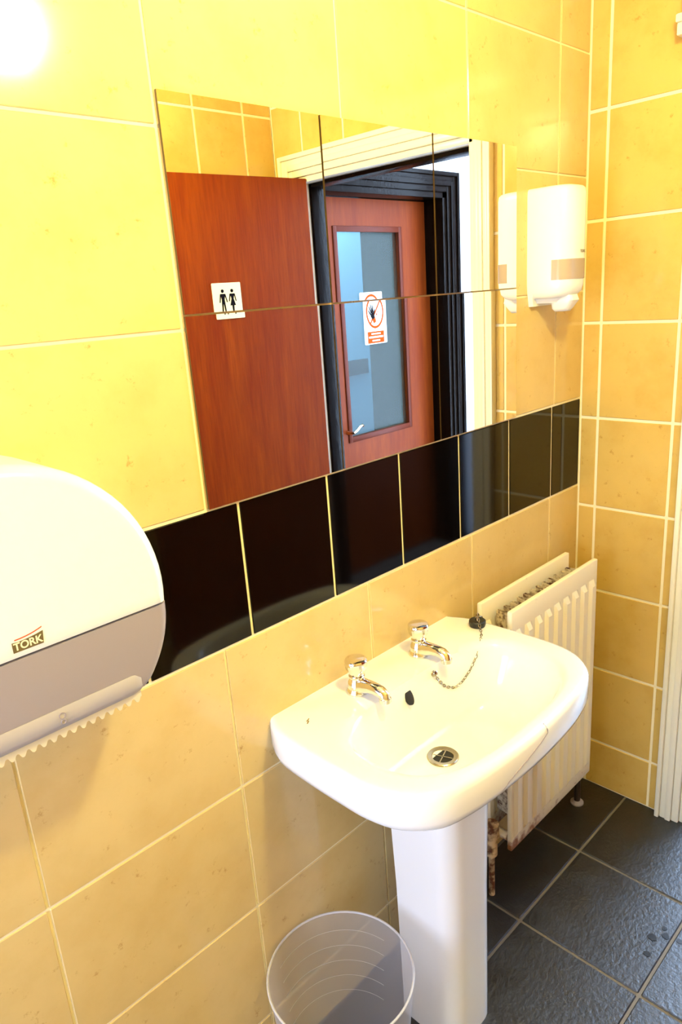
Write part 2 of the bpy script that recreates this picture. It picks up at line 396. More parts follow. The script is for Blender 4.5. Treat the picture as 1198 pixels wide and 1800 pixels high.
# washroom door leaf, swung open against the tiled wall
d1 = empty('door_1', (0.0, DY0 + 0.019, 0.0), 'reddish brown flush wooden door swung open, seen in the mirrors', 'door'); struct(d1)
LW = 0.70
leaf = box('door_leaf', (-LW, 0.0, 0.008), (0.0, 0.040, 1.877), 'wood', d1, 0.0015, 1)
for z in (0.22, 0.95, 1.66):
    hng = finish('hinge', tube_bm([(0.004, -0.002, z), (0.004, -0.002, z + 0.09)], 0.006, 10), 'steel', d1, smooth=True)
finish('door_handle', tube_bm([(-LW + 0.045, 0.038, 0.93), (-LW + 0.045, 0.062, 0.93), (-LW + 0.045, 0.070, 0.93), (-LW + 0.045, 0.085, 0.93)], 0.01, 14, radii=[0.012, 0.010, 0.020, 0.016]), 'brass', d1, smooth=True)
LEAF_A = math.radians(6.0); d1.rotation_euler = (0, 0, LEAF_A)

# sign of a man and a woman, on the open leaf
SX, SY, SZ = -0.356 * math.cos(LEAF_A) - 0.041 * math.sin(LEAF_A), DY0 + 0.019 - 0.356 * math.sin(LEAF_A) + 0.041 * math.cos(LEAF_A), 1.5025
sg = empty('toilet_sign', (SX, SY, SZ), 'small square cream sign with black man and woman figures on the brown door', 'sign')
plate = finish('plate', prism_bm(rrect(0, 0, 0.0525, 0.0555, 0.003), -0.001, 0.0022), 'sign_cream', sg)
def flat(name, polys, y, parent, material, t=0.0006):
    bm = bmesh.new()
    for p in polys: prism_bm(p, y, y + t, bm=bm)
    return finish(name, bm, material, parent)
def disc(cx, cz, r, k=20, rz=None): return [(cx + r * math.cos(2 * math.pi * i / k), cz + (rz or r) * math.sin(2 * math.pi * i / k)) for i in range(k)]
def limb(x0, z0, x1, z1, w0, w1):
    d = Vector((x1 - x0, z1 - z0)); n = Vector((-d.y, d.x)).normalized()
    return [(x0 + n.x * w0, z0 + n.y * w0), (x1 + n.x * w1, z1 + n.y * w1), (x1 - n.x * w1, z1 - n.y * w1), (x0 - n.x * w0, z0 - n.y * w0)]
# the sign faces +y: as seen in the mirror +x runs to the right
mx_, wx_ = -0.0165, 0.0185
man = [disc(mx_, 0.0305, 0.0055), [(mx_ - 0.009, 0.022), (mx_ + 0.009, 0.022), (mx_ + 0.0045, 0.0), (mx_ - 0.0045, 0.0)],
       limb(mx_ - 0.008, 0.021, mx_ - 0.0125, -0.005, 0.0022, 0.0018), limb(mx_ + 0.008, 0.021, mx_ + 0.0145, -0.004, 0.0022, 0.0018),
       limb(mx_ - 0.0022, 0.003, mx_ - 0.005, -0.042, 0.0033, 0.0022), limb(mx_ + 0.0022, 0.003, mx_ + 0.0075, -0.042, 0.0033, 0.0022)]
woman = [disc(wx_, 0.0305, 0.0055), [(wx_ - 0.0085, 0.022), (wx_ + 0.0085, 0.022), (wx_ + 0.004, 0.006), (wx_ + 0.0105, -0.015), (wx_ - 0.0105, -0.015), (wx_ - 0.004, 0.006)],
         limb(wx_ - 0.0078, 0.021, wx_ - 0.0125, -0.002, 0.0021, 0.0017), limb(wx_ + 0.0078, 0.021, wx_ + 0.0125, -0.002, 0.0021, 0.0017),
         limb(wx_ - 0.001, -0.014, wx_ - 0.0005, -0.042, 0.0026, 0.0016), limb(wx_ + 0.002, -0.014, wx_ + 0.0015, -0.042, 0.0022, 0.0015)]
flat('man_figure', man, 0.0020, sg, 'ink'); flat('woman_figure', woman, 0.0020, sg, 'ink')
sg.rotation_euler = (0, 0, LEAF_A)

# ------------------------------------------------------------------ lobby beyond the doorway (seen in the mirrors)
GD0, GD1, GDZ, RV = 0.62, 1.57, 1.975, 0.22      # glazed door opening in the lobby wall, and the wall's depth
bm = box_bm((0.1, LY0 - RV, 0), (GD0, LY0, LZ)); box_bm((GD1, LY0 - RV, 0), (LX1 + 0.1, LY0, LZ), bm=bm); box_bm((GD0, LY0 - RV, GDZ), (GD1, LY0, LZ), bm=bm)
struct(finish('wall_lobby_right', bm, 'white_paint'), 'white lobby wall with a dark framed glazed door', 'wall')
struct(box('wall_lobby_left', (0.1, LY1, 0), (LX1 + 0.1, LY1 + 0.1, LZ), 'white_paint'), 'white lobby wall out of sight beyond the doorway', 'wall')
WB0, WB1, WBZ0, WBZ1 = -1.35, 0.95, 0.12, 2.78
bm = box_bm((LX1, LY0 - 0.1, 0), (LX1 + 0.1, WB0, LZ)); box_bm((LX1, WB1, 0), (LX1 + 0.1, LY1 + 0.1, LZ), bm=bm)
box_bm((LX1, WB0, 0), (LX1 + 0.1, WB1, WBZ0), bm=bm); box_bm((LX1, WB0, WBZ1), (LX1 + 0.1, WB1, LZ), bm=bm)
struct(finish('wall_lobby_back', bm, 'white_paint'), 'white lobby wall around the tall entrance window', 'wall')
bm = bmesh.new()
for y in (WB0, (WB0 + WB1) / 2 - 0.03, WB1 - 0.06): box_bm((LX1 + 0.02, y, WBZ0), (LX1 + 0.07, y + 0.06, WBZ1), bm=bm)
for z in (WBZ0, WBZ1 - 0.06): box_bm((LX1 + 0.02, WB0, z), (LX1 + 0.07, WB1, z + 0.06), bm=bm)
w1 = struct(finish('window_1', bm, 'white_plastic'), 'tall white framed lobby window', 'window')
for k in (0, 1):
    y0 = WB0 + 0.06 if k == 0 else (WB0 + WB1) / 2 + 0.03; y1 = (WB0 + WB1) / 2 - 0.03 if k == 0 else WB1 - 0.06
    box('pane', (LX1 + 0.043, y0, WBZ0 + 0.06), (LX1 + 0.047, y1, WBZ1 - 0.06), 'window_glass', w1)
struct(box('ceiling_lobby', (0.1, LY0 - 0.1, LZ), (LX1 + 0.1, LY1 + 0.1, LZ + 0.08), 'ceiling_paint'), 'plain lobby ceiling', 'ceiling')
bm = box_bm((0.1, DY1, 0), (0.112, LY1, LZ)); box_bm((0.1, LY0, 0), (0.112, DY0, LZ), bm=bm); box_bm((0.1, DY0, DZ), (0.112, DY1, LZ), bm=bm)
struct(finish('wall_lobby_front', bm, 'white_paint'), 'white painted lobby side of the doorway wall', 'wall')
struct(architrave('trim_4', GD0, GD1, GDZ, LY0, 1, 0.10, 0.098, 'dark_paint', plane='y'), 'near black glossy moulded architrave round the glazed lobby door', 'door frame')
bm = box_bm((GD0, LY0 - RV, 0), (GD0 + 0.03, LY0 + 0.004, GDZ), 0.002); box_bm((GD1 - 0.03, LY0 - RV, 0), (GD1, LY0 + 0.004, GDZ), 0.002, bm=bm); box_bm((GD0, LY0 - RV, GDZ - 0.03), (GD1, LY0 + 0.004, GDZ), 0.002, bm=bm)
struct(finish('trim_5', bm, 'dark_paint', smooth=True), 'near black glossy door lining of the lobby door', 'door frame')
d2 = empty('door_2', (GD0 + 0.03, LY0 - 0.164, 0.0), 'brown wooden lobby door with tall obscure glass panel and metal handle', 'door'); struct(d2)
DW, DH = GD1 - GD0 - 0.06, GDZ - 0.034
gx0, gx1, gz0, gz1 = 0.190, DW - 0.225, 0.765, 1.79
for nm, lo, hi in (('stile', (0, 0, 0.008), (gx0, 0.044, DH)), ('stile', (gx1, 0, 0.008), (DW, 0.044, DH)), ('top_rail', (gx0, 0, gz1), (gx1, 0.044, DH)), ('bottom_rail', (gx0, 0, 0.008), (gx1, 0.044, gz0))):
    box(nm, lo, hi, 'wood2', d2)
bm = box_bm((gx0 - 0.022, 0.040, gz0 - 0.022), (gx0 + 0.006, 0.050, gz1 + 0.022), 0.003); box_bm((gx1 - 0.006, 0.040, gz0 - 0.022), (gx1 + 0.022, 0.050, gz1 + 0.022), 0.003, bm=bm)
box_bm((gx0, 0.040, gz0 - 0.022), (gx1, 0.050, gz0 + 0.006), 0.003, bm=bm); box_bm((gx0, 0.040, gz1 - 0.006), (gx1, 0.050, gz1 + 0.022), 0.003, bm=bm)
finish('glazing_bead', bm, 'wood_bead', d2, smooth=True)
box('pane', (gx0, 0.020, gz0), (gx1, 0.026, gz1), 'frost', d2)
finish('door_handle', tube_bm([(0.166, 0.044, 0.800), (0.166, 0.075, 0.800), (0.170, 0.085, 0.802), (0.19, 0.087, 0.810), (0.215, 0.086, 0.827), (0.238, 0.082, 0.833), (0.250, 0.078, 0.825)], 0.008, 10, radii=[0.013, 0.008, 0.008, 0.007, 0.007, 0.007, 0.006]), 'brass', d2, smooth=True)
# warning notice stuck on the glass
nt = empty('warning_notice', (GD0 + 0.03 + 0.440, LY0 - 0.1379, 1.362), 'white notice with orange ring and dark raised hand on the lobby door glass', 'sign')
finish('plate', prism_bm(rrect(0, 0, 0.088, 0.130, 0.008), 0, 0.002), 'sign_white', nt)
ring = bmesh.new(); k = 40; cz = 0.035; ro, ri = 0.068, 0.058
for i in range(k):
    a, b2 = 2 * math.pi * i / k, 2 * math.pi * (i + 1) / k
    prism_bm([(ro * math.cos(a), cz + ro * 1.25 * math.sin(a)), (ro * math.cos(b2), cz + ro * 1.25 * math.sin(b2)), (ri * math.cos(b2), cz + ri * 1.25 * math.sin(b2)), (ri * math.cos(a), cz + ri * 1.25 * math.sin(a))], 0.0018, 0.0026, bm=ring)
prism_bm(limb(-0.040, cz - 0.062, 0.045, cz + 0.060, 0.0045, 0.0045), 0.0018, 0.0025, bm=ring)
finish('ring', ring, 'orange', nt)
hand = [[(-0.034, 0.012), (-0.018, -0.004), (-0.004, 0.008), (-0.008, 0.030), (-0.026, 0.034)]]
for x, z, x2, z2 in ((-0.032, 0.020, -0.050, 0.044), (-0.028, 0.030, -0.044, 0.064), (-0.021, 0.033, -0.032, 0.074), (-0.014, 0.032, -0.018, 0.070), (-0.009, 0.026, 0.000, 0.050)): hand.append(limb(x, z, x2, z2, 0.0045, 0.002))
flat('hand', hand, 0.0027, nt, 'ink')
flat('cuff', [limb(-0.014, 0.006, -0.002, -0.020, 0.013, 0.010)], 0.0026, nt, 'orange')
flat('splash', [disc(0.012, 0.022, 0.006, 10), disc(0.022, 0.034, 0.0035, 10), disc(0.018, 0.012, 0.003, 10)], 0.0028, nt, 'red_ink')
flat('text_panel', [rrect(0, -0.095, 0.064, 0.030, 0.003)], 0.0018, nt, 'orange')
flat('text_lines', [rrect(0, -0.077, 0.036, 0.0035, 0.001), rrect(0, -0.094, 0.055, 0.0045, 0.001), rrect(0, -0.112, 0.030, 0.0035, 0.001)], 0.0025, nt, 'sign_white')
# room behind the obscure glass
struct(box('wall_office_back', (0.1, -2.50, 0), (1.77, -2.42, 2.45), 'pale_blue'), 'pale blue wall seen blurred through the lobby door glass', 'wall')
struct(box('wall_office_side', (1.74, -2.95, 0), (2.6, -2.85, 2.45), 'grey_green'), 'dark grey green wall seen blurred through the lobby door glass', 'wall')
struct(box('wall_office_right', (2.6, -2.95, 0), (2.7, LY0 - RV, 2.45), 'grey_green'), 'dark side wall of the room behind the lobby door', 'wall')
struct(box('wall_office_left', (0.1, -2.5, 0), (0.2, LY0 - RV, 2.45), 'pale_blue'), 'pale side wall of the room behind the lobby door', 'wall')
struct(box('trim_6', (0.2, -2.42, 0.985), (1.72, -2.395, 1.08), 'rail'), 'dark rail across the pale blue wall behind the glass', 'rail')
struct(box('ceiling_office', (0.1, -2.95, 2.45), (2.7, LY0 - RV, 2.53), 'ceiling_paint'), 'ceiling of the room behind the lobby door', 'ceiling')

# ------------------------------------------------------------------ mirrors
mz = [1.1905, 1.4818, 1.4848, 1.7740]
mxs = [(-1.2070, -0.9112), (-0.9078, -0.6190), (-0.6156, -0.3255)]
# tiny tilts: the tiles were glued up by hand (pitch about x, yaw about z, degrees)
tilt = {(0, 0): (0.0, 0.0), (1, 0): (0.0, 0.0), (2, 0): (0.0, 0.0), (0, 1): (0.0, 0.12), (1, 1): (0.1, 0.18), (2, 1): (0.1, 0.18)}
colname = ['beside the jumbo paper dispenser', 'in the middle column', 'beside the soap dispenser']
for c in range(3):
    for r in range(2):
        x0, x1 = mxs[c]; z0, z1 = (mz[0], mz[1]) if r == 0 else (mz[2], mz[3])
        hx, hz = (x1 - x0) / 2, (z1 - z0) / 2
        bm = box_bm((-hx, -0.0025, -hz), (hx, 0.0015, hz))
        for f in bm.faces: f.material_index = 1
        bmesh.ops.recalc_face_normals(bm, faces=bm.faces)
        for f in bm.faces:
            if f.normal.y < -0.9: f.material_index = 0
        o = finish('mirror_tile', bm, ['mirror', 'mirror_edge'])
        o.location = ((x0 + x1) / 2, -0.0020, (z0 + z1) / 2)
        p, yw = tilt[(c, r)]; o.rotation_euler = (math.radians(p), 0, math.radians(yw))
        tag(o, 'square frameless mirror tile %s, %s row' % (colname[c], 'lower' if r == 0 else 'upper'), 'mirror', 'mirror tiles above the black band')

# ------------------------------------------------------------------ washbasin
BX, BY, BZ = -0.868, 0.0, 0.778
def basin_outer(k=96):
    """rim outline: flat back on the wall, gently bowed sides and front"""
    ctrl = [(0.268, 0.0), (0.288, -0.045), (0.294, -0.12), (0.295, -0.20), (0.2925, -0.26), (0.276, -0.314), (0.232, -0.358), (0.165, -0.377), (0.09, -0.3855), (0.0, -0.389)]
    full = ctrl + [(-x, y) for x, y in reversed(ctrl[:-1])]
    # Catmull-Rom through the side and front points
    pts = []
    for i in range(len(full) - 1):
        p0, p1, p2, p3 = full[max(i - 1, 0)], full[i], full[i + 1], full[min(i + 2, len(full) - 1)]
        for s in range(4):
            t = s / 4
            f = lambda a, b2, c, d: 0.5 * (2 * b2 + (c - a) * t + (2 * a - 5 * b2 + 4 * c - d) * t * t + (3 * b2 - a - 3 * c + d) * t ** 3)
            pts.append((f(p0[0], p1[0], p2[0], p3[0]), f(p0[1], p1[1], p2[1], p3[1])))
    pts.append(full[-1])
    nb = 16
    for i in range(1, nb): pts.append((-0.268 + 0.536 * i / nb, 0.0))
    return pts
OUT = basin_outer(); NP = len(OUT)
cen = (0.0, -0.215)
def inner_pt(i):
    """bowl edge in the direction of outline point i, a soft D shape"""
    ox, oy = OUT[i]; a = math.atan2(oy - cen[1], ox - cen[0])
    ca, sa = math.cos(a), math.sin(a)
    hx = 0.240; hy = 0.145 if sa < 0 else 0.105
    n = 2.9
    r = 1.0 / ((abs(ca) / hx) ** n + (abs(sa) / hy) ** n) ** (1 / n)
    return (cen[0] + r * ca, cen[1] + r * sa)
IN = [inner_pt(i) for i in range(NP)]
bs = empty('washbasin', (BX, BY, BZ), 'white ceramic washbasin with bowed front on a pedestal under the mirrors', 'washbasin')
def ring_scaled(s, z, c=(0, -0.17), back=0.0):
    return [(c[0] + (x - c[0]) * s, min(c[1] + (y - c[1]) * s, 0.0) if y < -0.001 else 0.0, z) for x, y in OUT]
def lerp_ring(t, z, src=OUT, dst=IN):
    return [(a[0] + (b2[0] - a[0]) * t, a[1] + (b2[1] - a[1]) * t, z) for a, b2 in zip(src, dst)]
DR = (-0.006, -0.185)     # drain position
def inset(d):
    """outline inset by d (keeps the back on the wall)"""
    out = []
    for x, y in OUT:
        v = Vector((x - 0.0, y + 0.14)); L = v.length
        out.append((x - v.x / L * d, min(0.0, y - v.y / L * d) if y < -0.001 else 0.0))
    return out
rings = []
for s, z in ((0.50, -0.150), (0.74, -0.125), (0.90, -0.088)): rings.append(ring_scaled(s, z))
for d, z in ((0.020, -0.0735), (0.010, -0.070), (0.003, -0.063), (0.0, -0.052), (0.0, -0.030), (0.0, -0.014), (0.0015, -0.007), (0.006, -0.0018), (0.013, 0.0)):
    rings.append([(x, y, z) for x, y in inset(d)])
for t, z in ((0.55, 0.0), (0.78, -0.0005)): rings.append(lerp_ring(t, z))
depth = 0.142
for s in (1.0, 0.965, 0.93, 0.89, 0.84, 0.78, 0.70, 0.60, 0.48, 0.36, 0.24, 0.15, 0.10):
    # soft shoulder, steep sides, gently dished floor
    u = 1 - s; z = -0.002 - (depth - 0.012) * (1 - math.exp(-(u / 0.17) ** 1.55)) - 0.012 * u
    cx = DR[0] * u + cen[0] * (1 - u); cy = DR[1] * u + cen[1] * (1 - u)
    rings.append([(cx + (x - cen[0]) * s, cy + (y - cen[1]) * s, z) for x, y in IN])
bm = loft_bm(rings, True, True)
bowl = finish('bowl', bm, 'ceramic', bs, smooth=True, angle=70)
zfloor = rings[-1][0][2]
# drain waste
bm = lathe('x', DR, [(0.031, zfloor - 0.001), (0.031, zfloor + 0.0025), (0.029, zfloor + 0.004), (0.021, zfloor + 0.003), (0.0195, zfloor + 0.001), (0.0195, zfloor + 0.0003)], None, k=36, cap0=True, cap1=False, build=False)
dr = finish('drain', bm, 'steel', bs, smooth=True)
lathe('drain_hole', DR, [(0.0195, zfloor + 0.0004), (0.0195, zfloor + 0.0008)], 'dark', dr, k=32)
bm = bmesh.new()
for a in (0.35, 0.35 + math.pi / 2):
    c_, s_ = math.cos(a), math.sin(a)
    prism_bm([(DR[0] + px * c_ - py * s_, DR[1] + px * s_ + py * c_) for px, py in ((-0.0195, -0.0011), (0.0195, -0.0011), (0.0195, 0.0011), (-0.0195, 0.0011))], zfloor + 0.0008, zfloor + 0.0018, 'xy', bm)
finish('drain_cross', bm, 'steel', dr)
# overflow: a dark oval let into the back slope of the bowl
o = lathe('overflow_hole', (0, 0), [(0.0135, -0.004), (0.0135, 0.0015), (0.0115, 0.0018)], 'dark', bs, k=28)
OVX, OVY, OVZ = -0.018, -0.117, -0.031
o.location = (OVX, OVY, OVZ); o.rotation_euler = (math.radians(62), 0, 0); o.scale = (0.72, 1.25, 1.0)
# worn maker's mark and the repaired crack on the front edge
bm = bmesh.new()
for p in ([(-0.232, -0.060), (-0.222, -0.056), (-0.222, -0.058), (-0.231, -0.062)], [(-0.236, -0.066), (-0.228, -0.061), (-0.227, -0.063), (-0.235, -0.068)]): prism_bm(p, 0.0000, 0.0004, 'xy', bm)
finish('maker_mark', bm, 'steel', bs)
def rim_pt(i, d, z, push=0.0006):
    x, y = OUT[i]; v = Vector((x, y + 0.14)).normalized(); return (x - v.x * d + v.x * push, y - v.y * d + v.y * push, z)
ic = min(range(NP), key=lambda i: abs(OUT[i][0] - 0.022) + (0 if OUT[i][1] < -0.3 else 9))
finish('crack', tube_bm([rim_pt(ic, 0.008, -0.0008, 0), rim_pt(ic, 0.0, -0.010, 0), rim_pt(ic, 0.0, -0.016, 0), rim_pt(ic + 1, 0.0, -0.024, 0), rim_pt(ic + 3, 0.0, -0.036, 0), rim_pt(ic + 5, 0.0, -0.048, 0), rim_pt(ic + 6, 0.003, -0.062, 0)], 0.0011, 6), 'grey_plastic', bs)

# pedestal
PXC = -0.880
pd = empty('pedestal', (PXC, -0.17, 0.0), 'white ceramic pedestal column under the washbasin', 'pedestal')
def ped_ring(hx, yb, yf, z, r=0.042, k=8):
    pts = [(hx, yb), (hx, (yb + yf) / 2)]
    for i in range(k + 1):
        a = math.radians(-90 * i / k); pts.append((hx - r + r * math.cos(a), yf + r + r * math.sin(a)))
    pts += [(-x, y) for x, y in reversed(pts)]
    return [(x, y + 0.17, z) for x, y in pts]
prof = [(0.070, -0.118, -0.256, 0.0), (0.070, -0.118, -0.257, 0.10), (0.071, -0.116, -0.258, 0.35), (0.076, -0.112, -0.260, 0.58), (0.078, -0.108, -0.262, 0.632)]
finish('column', loft_bm([ped_ring(*p) for p in prof]), 'ceramic', pd, smooth=True, angle=50)

# ------------------------------------------------------------------ taps
def tap(loc, label):
    t = empty('tap', loc, label, 'tap', 'chrome taps on the washbasin')
    lathe('base', (0, 0), [(0.0215, 0.0), (0.0220, 0.003), (0.0205, 0.006), (0.0185, 0.010)], 'chrome', t)
    lathe('body', (0, 0), [(0.0185, 0.008), (0.0185, 0.015), (0.0172, 0.022), (0.0145, 0.027), (0.0140, 0.030), (0.0155, 0.032), (0.0155, 0.0345), (0.011, 0.036)], 'chrome', t)
    pts = [(0, -0.004, 0.013), (0, -0.020, 0.0185), (0, -0.036, 0.0210), (0, -0.050, 0.0218), (0, -0.061, 0.0210), (0, -0.0675, 0.0170), (0, -0.069, 0.0080)]
    sp_ = tube('spout', pts, 0.011, 'chrome', t, 16, radii=[0.0165, 0.0145, 0.0125, 0.0116, 0.0112, 0.0110, 0.0110])
    finish('nozzle', lathe('x', (0, -0.0692), [(0.0116, 0.012), (0.0116, 0.0045), (0.0088, 0.0045), (0.0088, 0.008)], None, build=False, k=20), 'chrome', sp_, smooth=True)
    # faceted crystal-style head
    k = 24; rings = []
    for r, z, dep in ((0.010, 0.034, 0), (0.0140, 0.037, 0.0), (0.0195, 0.047, 0.0022), (0.0218, 0.057, 0.0028), (0.0208, 0.063, 0.0016)):
        rings.append([((r - (dep if (i // 2) % 2 else 0)) * math.cos(2 * math.pi * i / k), (r - (dep if (i // 2) % 2 else 0)) * math.sin(2 * math.pi * i / k), z) for i in range(k)])
    hd = finish('handle', loft_bm(rings), 'chrome', t, smooth=True, angle=28)
    lathe('cap', (0, 0), [(0.0214, 0.0625), (0.0214, 0.0660), (0.0196, 0.0685), (0.0120, 0.0698), (0.003, 0.0700)], 'chrome', hd, k=32)
    return t
tap((-0.969, -0.062, BZ), 'chrome pillar tap on the basin, nearer the jumbo paper dispenser')
tap((-0.785, -0.062, BZ), 'chrome pillar tap on the basin, nearer the radiator')

# ------------------------------------------------------------------ plug and chain
PL = Vector((-0.608, -0.083, BZ))
pg = empty('sink_plug', tuple(PL), 'black rubber basin plug on the basin corner by the radiator', 'plug')
lathe('stopper', (0, 0), [(0.0165, 0.0), (0.0185, 0.006), (0.0185, 0.0125), (0.0165, 0.0145), (0.006, 0.0145)], 'rubber', pg, k=28)
finish('eyelet', tube_bm([(0.006 * math.cos(a), 0, 0.022 + 0.008 * math.sin(a)) for a in [2 * math.pi * i / 14 for i in range(14)]], 0.0013, 6, closed=True), 'steel', pg, smooth=True)
# chain path: from the eyelet over the rim, down into the bowl and up to its stay
path = [Vector(v) for v in ((-0.610, -0.0835, BZ + 0.0260), (-0.6165, -0.092, BZ + 0.0165), (-0.624, -0.101, BZ + 0.0060), (-0.6365, -0.1134, BZ + 0.0010), (-0.660, -0.1260, 0.7762), (-0.6862, -0.1368, 0.7605), (-0.7095, -0.1345, 0.7325), (-0.7318, -0.1314, 0.7150), (-0.7549, -0.1280, 0.7085), (-0.7788, -0.1231, 0.7205), (-0.7951, -0.1190, 0.7410), (-0.8064, -0.1156, 0.7610))]
# resample into evenly spaced links
fine = []
for a, b2 in zip(path, path[1:]):
    for i in range(12): fine.append(a.lerp(b2, i / 12))
fine.append(path[-1])
links = [fine[0]]
for p in fine:
    if (p - links[-1]).length > 0.0062: links.append(p)
BO = Vector((BX, BY, BZ)); bm = bmesh.new(); bm_end = bmesh.new()
for i, (a, b2) in enumerate(zip(links, links[1:])):
    hi_ = (a.z + b2.z) / 2 > BZ + 0.0016; c_ = (a + b2) / 2 - (PL if hi_ else BO); d = (b2 - a).normalized(); s_ = d.cross(Vector((0, 0, 1))).normalized(); u = s_ if i % 2 else s_.cross(d)
    tube_bm([c_ + d * 0.0046 * math.cos(t) + u * 0.0026 * math.sin(t) for t in [2 * math.pi * j / 8 for j in range(8)]], 0.0008, 5, bm=bm_end if hi_ else bm, closed=True)
finish('chain_end', bm_end, 'steel', pg, smooth=True)
chain_bm = bm
stay = finish('chain_stay', lathe('x', (0, 0), [(0.0065, 0), (0.0065, 0.002), (0.004, 0.004), (0.003, 0.007), (0.0045, 0.009), (0.001, 0.010)], None, build=False, k=16), 'steel', bs, smooth=True)
stay.location = path[-1] - BO - Vector((0, -0.0015, 0.001)); stay.rotation_euler = (math.radians(60), 0, 0)
finish('chain', chain_bm, 'steel', bs, smooth=True)

# ------------------------------------------------------------------ radiator
RX0, RX1, RZ0, RZ1 = -0.542, -0.132, 0.146, 0.796
rad = empty('radiator', ((RX0 + RX1) / 2, -0.08, 0.0), 'cream double panel radiator with rusty bottom corner below the soap dispenser', 'radiator')
def panel(name, yc, face):
    """pressed panel: upright flutes standing proud between two flat borders; face -1 looks into the room"""
    nrib = 9; pitch = (RX1 - RX0 - 0.012) / nrib
    prof = []                                     # (x, proud)
    for i in range(nrib):
        x = RX0 + 0.006 + i * pitch
        prof += [(x + 0.10 * pitch, 0.0), (x + 0.26 * pitch, 1.0), (x + 0.62 * pitch, 1.0), (x + 0.78 * pitch, 0.0)]
    prof = [(RX0, 0.0)] + prof + [(RX1, 0.0)]
    zl = [(RZ0, 0), (RZ0 + 0.034, 0), (RZ0 + 0.050, 1), (RZ1 - 0.066, 1), (RZ1 - 0.050, 0), (RZ1, 0)]
    t = 0.0065; bm = bmesh.new()
    F = [[bm.verts.new((x, yc + face * (t + 0.0075 * p * s), z)) for x, p in prof] for z, s in zl]
    B = [[bm.verts.new((x, yc - face * (t + 0.0075 * p * s), z)) for x, p in prof] for z, s in zl]
    for L in (F, B):
        for a, b2 in zip(L, L[1:]):
            for i in range(len(prof) - 1): bm.faces.new((a[i], a[i + 1], b2[i + 1], b2[i]))
    n1 = len(prof) - 1
    for i in range(n1):
        bm.faces.new((F[0][i], F[0][i + 1], B[0][i + 1], B[0][i])); bm.faces.new((F[-1][i], F[-1][i + 1], B[-1][i + 1], B[-1][i]))
    for a in range(len(zl) - 1):
        bm.faces.new((F[a][0], F[a + 1][0], B[a + 1][0], B[a][0])); bm.faces.new((F[a][n1], F[a + 1][n1], B[a + 1][n1], B[a][n1]))
    bmesh.ops.recalc_face_normals(bm, faces=bm.faces)
    es = [e for e in bm.edges if len(e.link_faces) == 2 and e.calc_face_angle(0) > 1.2]
    bmesh.ops.bevel(bm, geom=es, offset=0.0032, segments=2, profile=0.5, affect='EDGES')
    o = finish(name, bm, 'radiator', smooth=True, angle=24); under(rad, o); return o
panel('front_panel', -0.122, -1); panel('back_panel', -0.042, -1)
bm = bmesh.new(); k = 48                           # folded convector sheet between the panels
zz = []
for i in range(k + 1):
    x = RX0 + 0.03 + (RX1 - RX0 - 0.06) * i / k
    zz.append((x, -0.060 if (i // 2) % 2 else -0.104))
for (xa, ya), (xb, yb) in zip(zz, zz[1:]):
    vs = [bm.verts.new(p) for p in ((xa, ya, RZ0 + 0.07), (xb, yb, RZ0 + 0.07), (xb, yb, RZ1 - 0.028), (xa, ya, RZ1 - 0.028))]; bm.faces.new(vs)
fins = finish('convector_fins', bm, 'fins'); under(rad, fins)
md = fins.modifiers.new('t', 'SOLIDIFY'); md.thickness = 0.0012
for x in (RX0 + 0.012, RX1 - 0.012):
    for z in (RZ0 + 0.03, RZ1 - 0.10):
        under(rad, finish('panel_connector', tube_bm([(x, -0.112, z), (x, -0.050, z)], 0.011, 12), 'radiator', smooth=True))
under(rad, finish('bleed_valve', tube_bm([(RX0 + 0.004, -0.042, RZ1 - 0.035), (RX0 - 0.012, -0.042, RZ1 - 0.035)], 0.0075, 10), 'steel', smooth=True))
# rusty valve and pipework at the basin end, dark pipe at the other end
bm = tube_bm([(RX0 + 0.004, -0.082, RZ0 + 0.028), (RX0 - 0.020, -0.082, RZ0 + 0.028)], 0.012, 14)
tube_bm([(RX0 - 0.018, -0.082, RZ0 + 0.040), (RX0 - 0.018, -0.082, RZ0 - 0.020)], 0.015, 14, bm=bm)
tube_bm([(RX0 - 0.018, -0.082, RZ0 + 0.040), (RX0 - 0.018, -0.082, RZ0 + 0.072)], 0.019, 14, bm=bm)
under(rad, finish('valve', bm, 'pipe', smooth=True))
under(rad, finish('pipe', tube_bm([(RX0 - 0.018, -0.082, RZ0 - 0.018), (RX0 - 0.018, -0.082, 0.0)], 0.0078, 12), 'pipe', smooth=True))
under(rad, finish('pipe', tube_bm([(RX1 - 0.012, -0.082, RZ0 + 0.03), (RX1 + 0.012, -0.082, RZ0 + 0.03), (RX1 + 0.020, -0.082, RZ0 + 0.022), (RX1 + 0.021, -0.082, RZ0 + 0.005), (RX1 + 0.021, -0.082, 0.0)], 0.009, 12), 'black_pipe', smooth=True))
under(rad, finish('pipe_collar', lathe('x', (RX1 + 0.021, -0.082), [(0.019, 0.0), (0.019, 0.004), (0.010, 0.010)], None, build=False, k=20), 'grey_plastic', smooth=True))
for x in (RX0 + 0.08, RX1 - 0.08):
    under(rad, finish('wall_bracket', box_bm((x - 0.012, -0.034, RZ0 + 0.05), (x + 0.012, 0.0, RZ1 - 0.09)), 'radiator'))

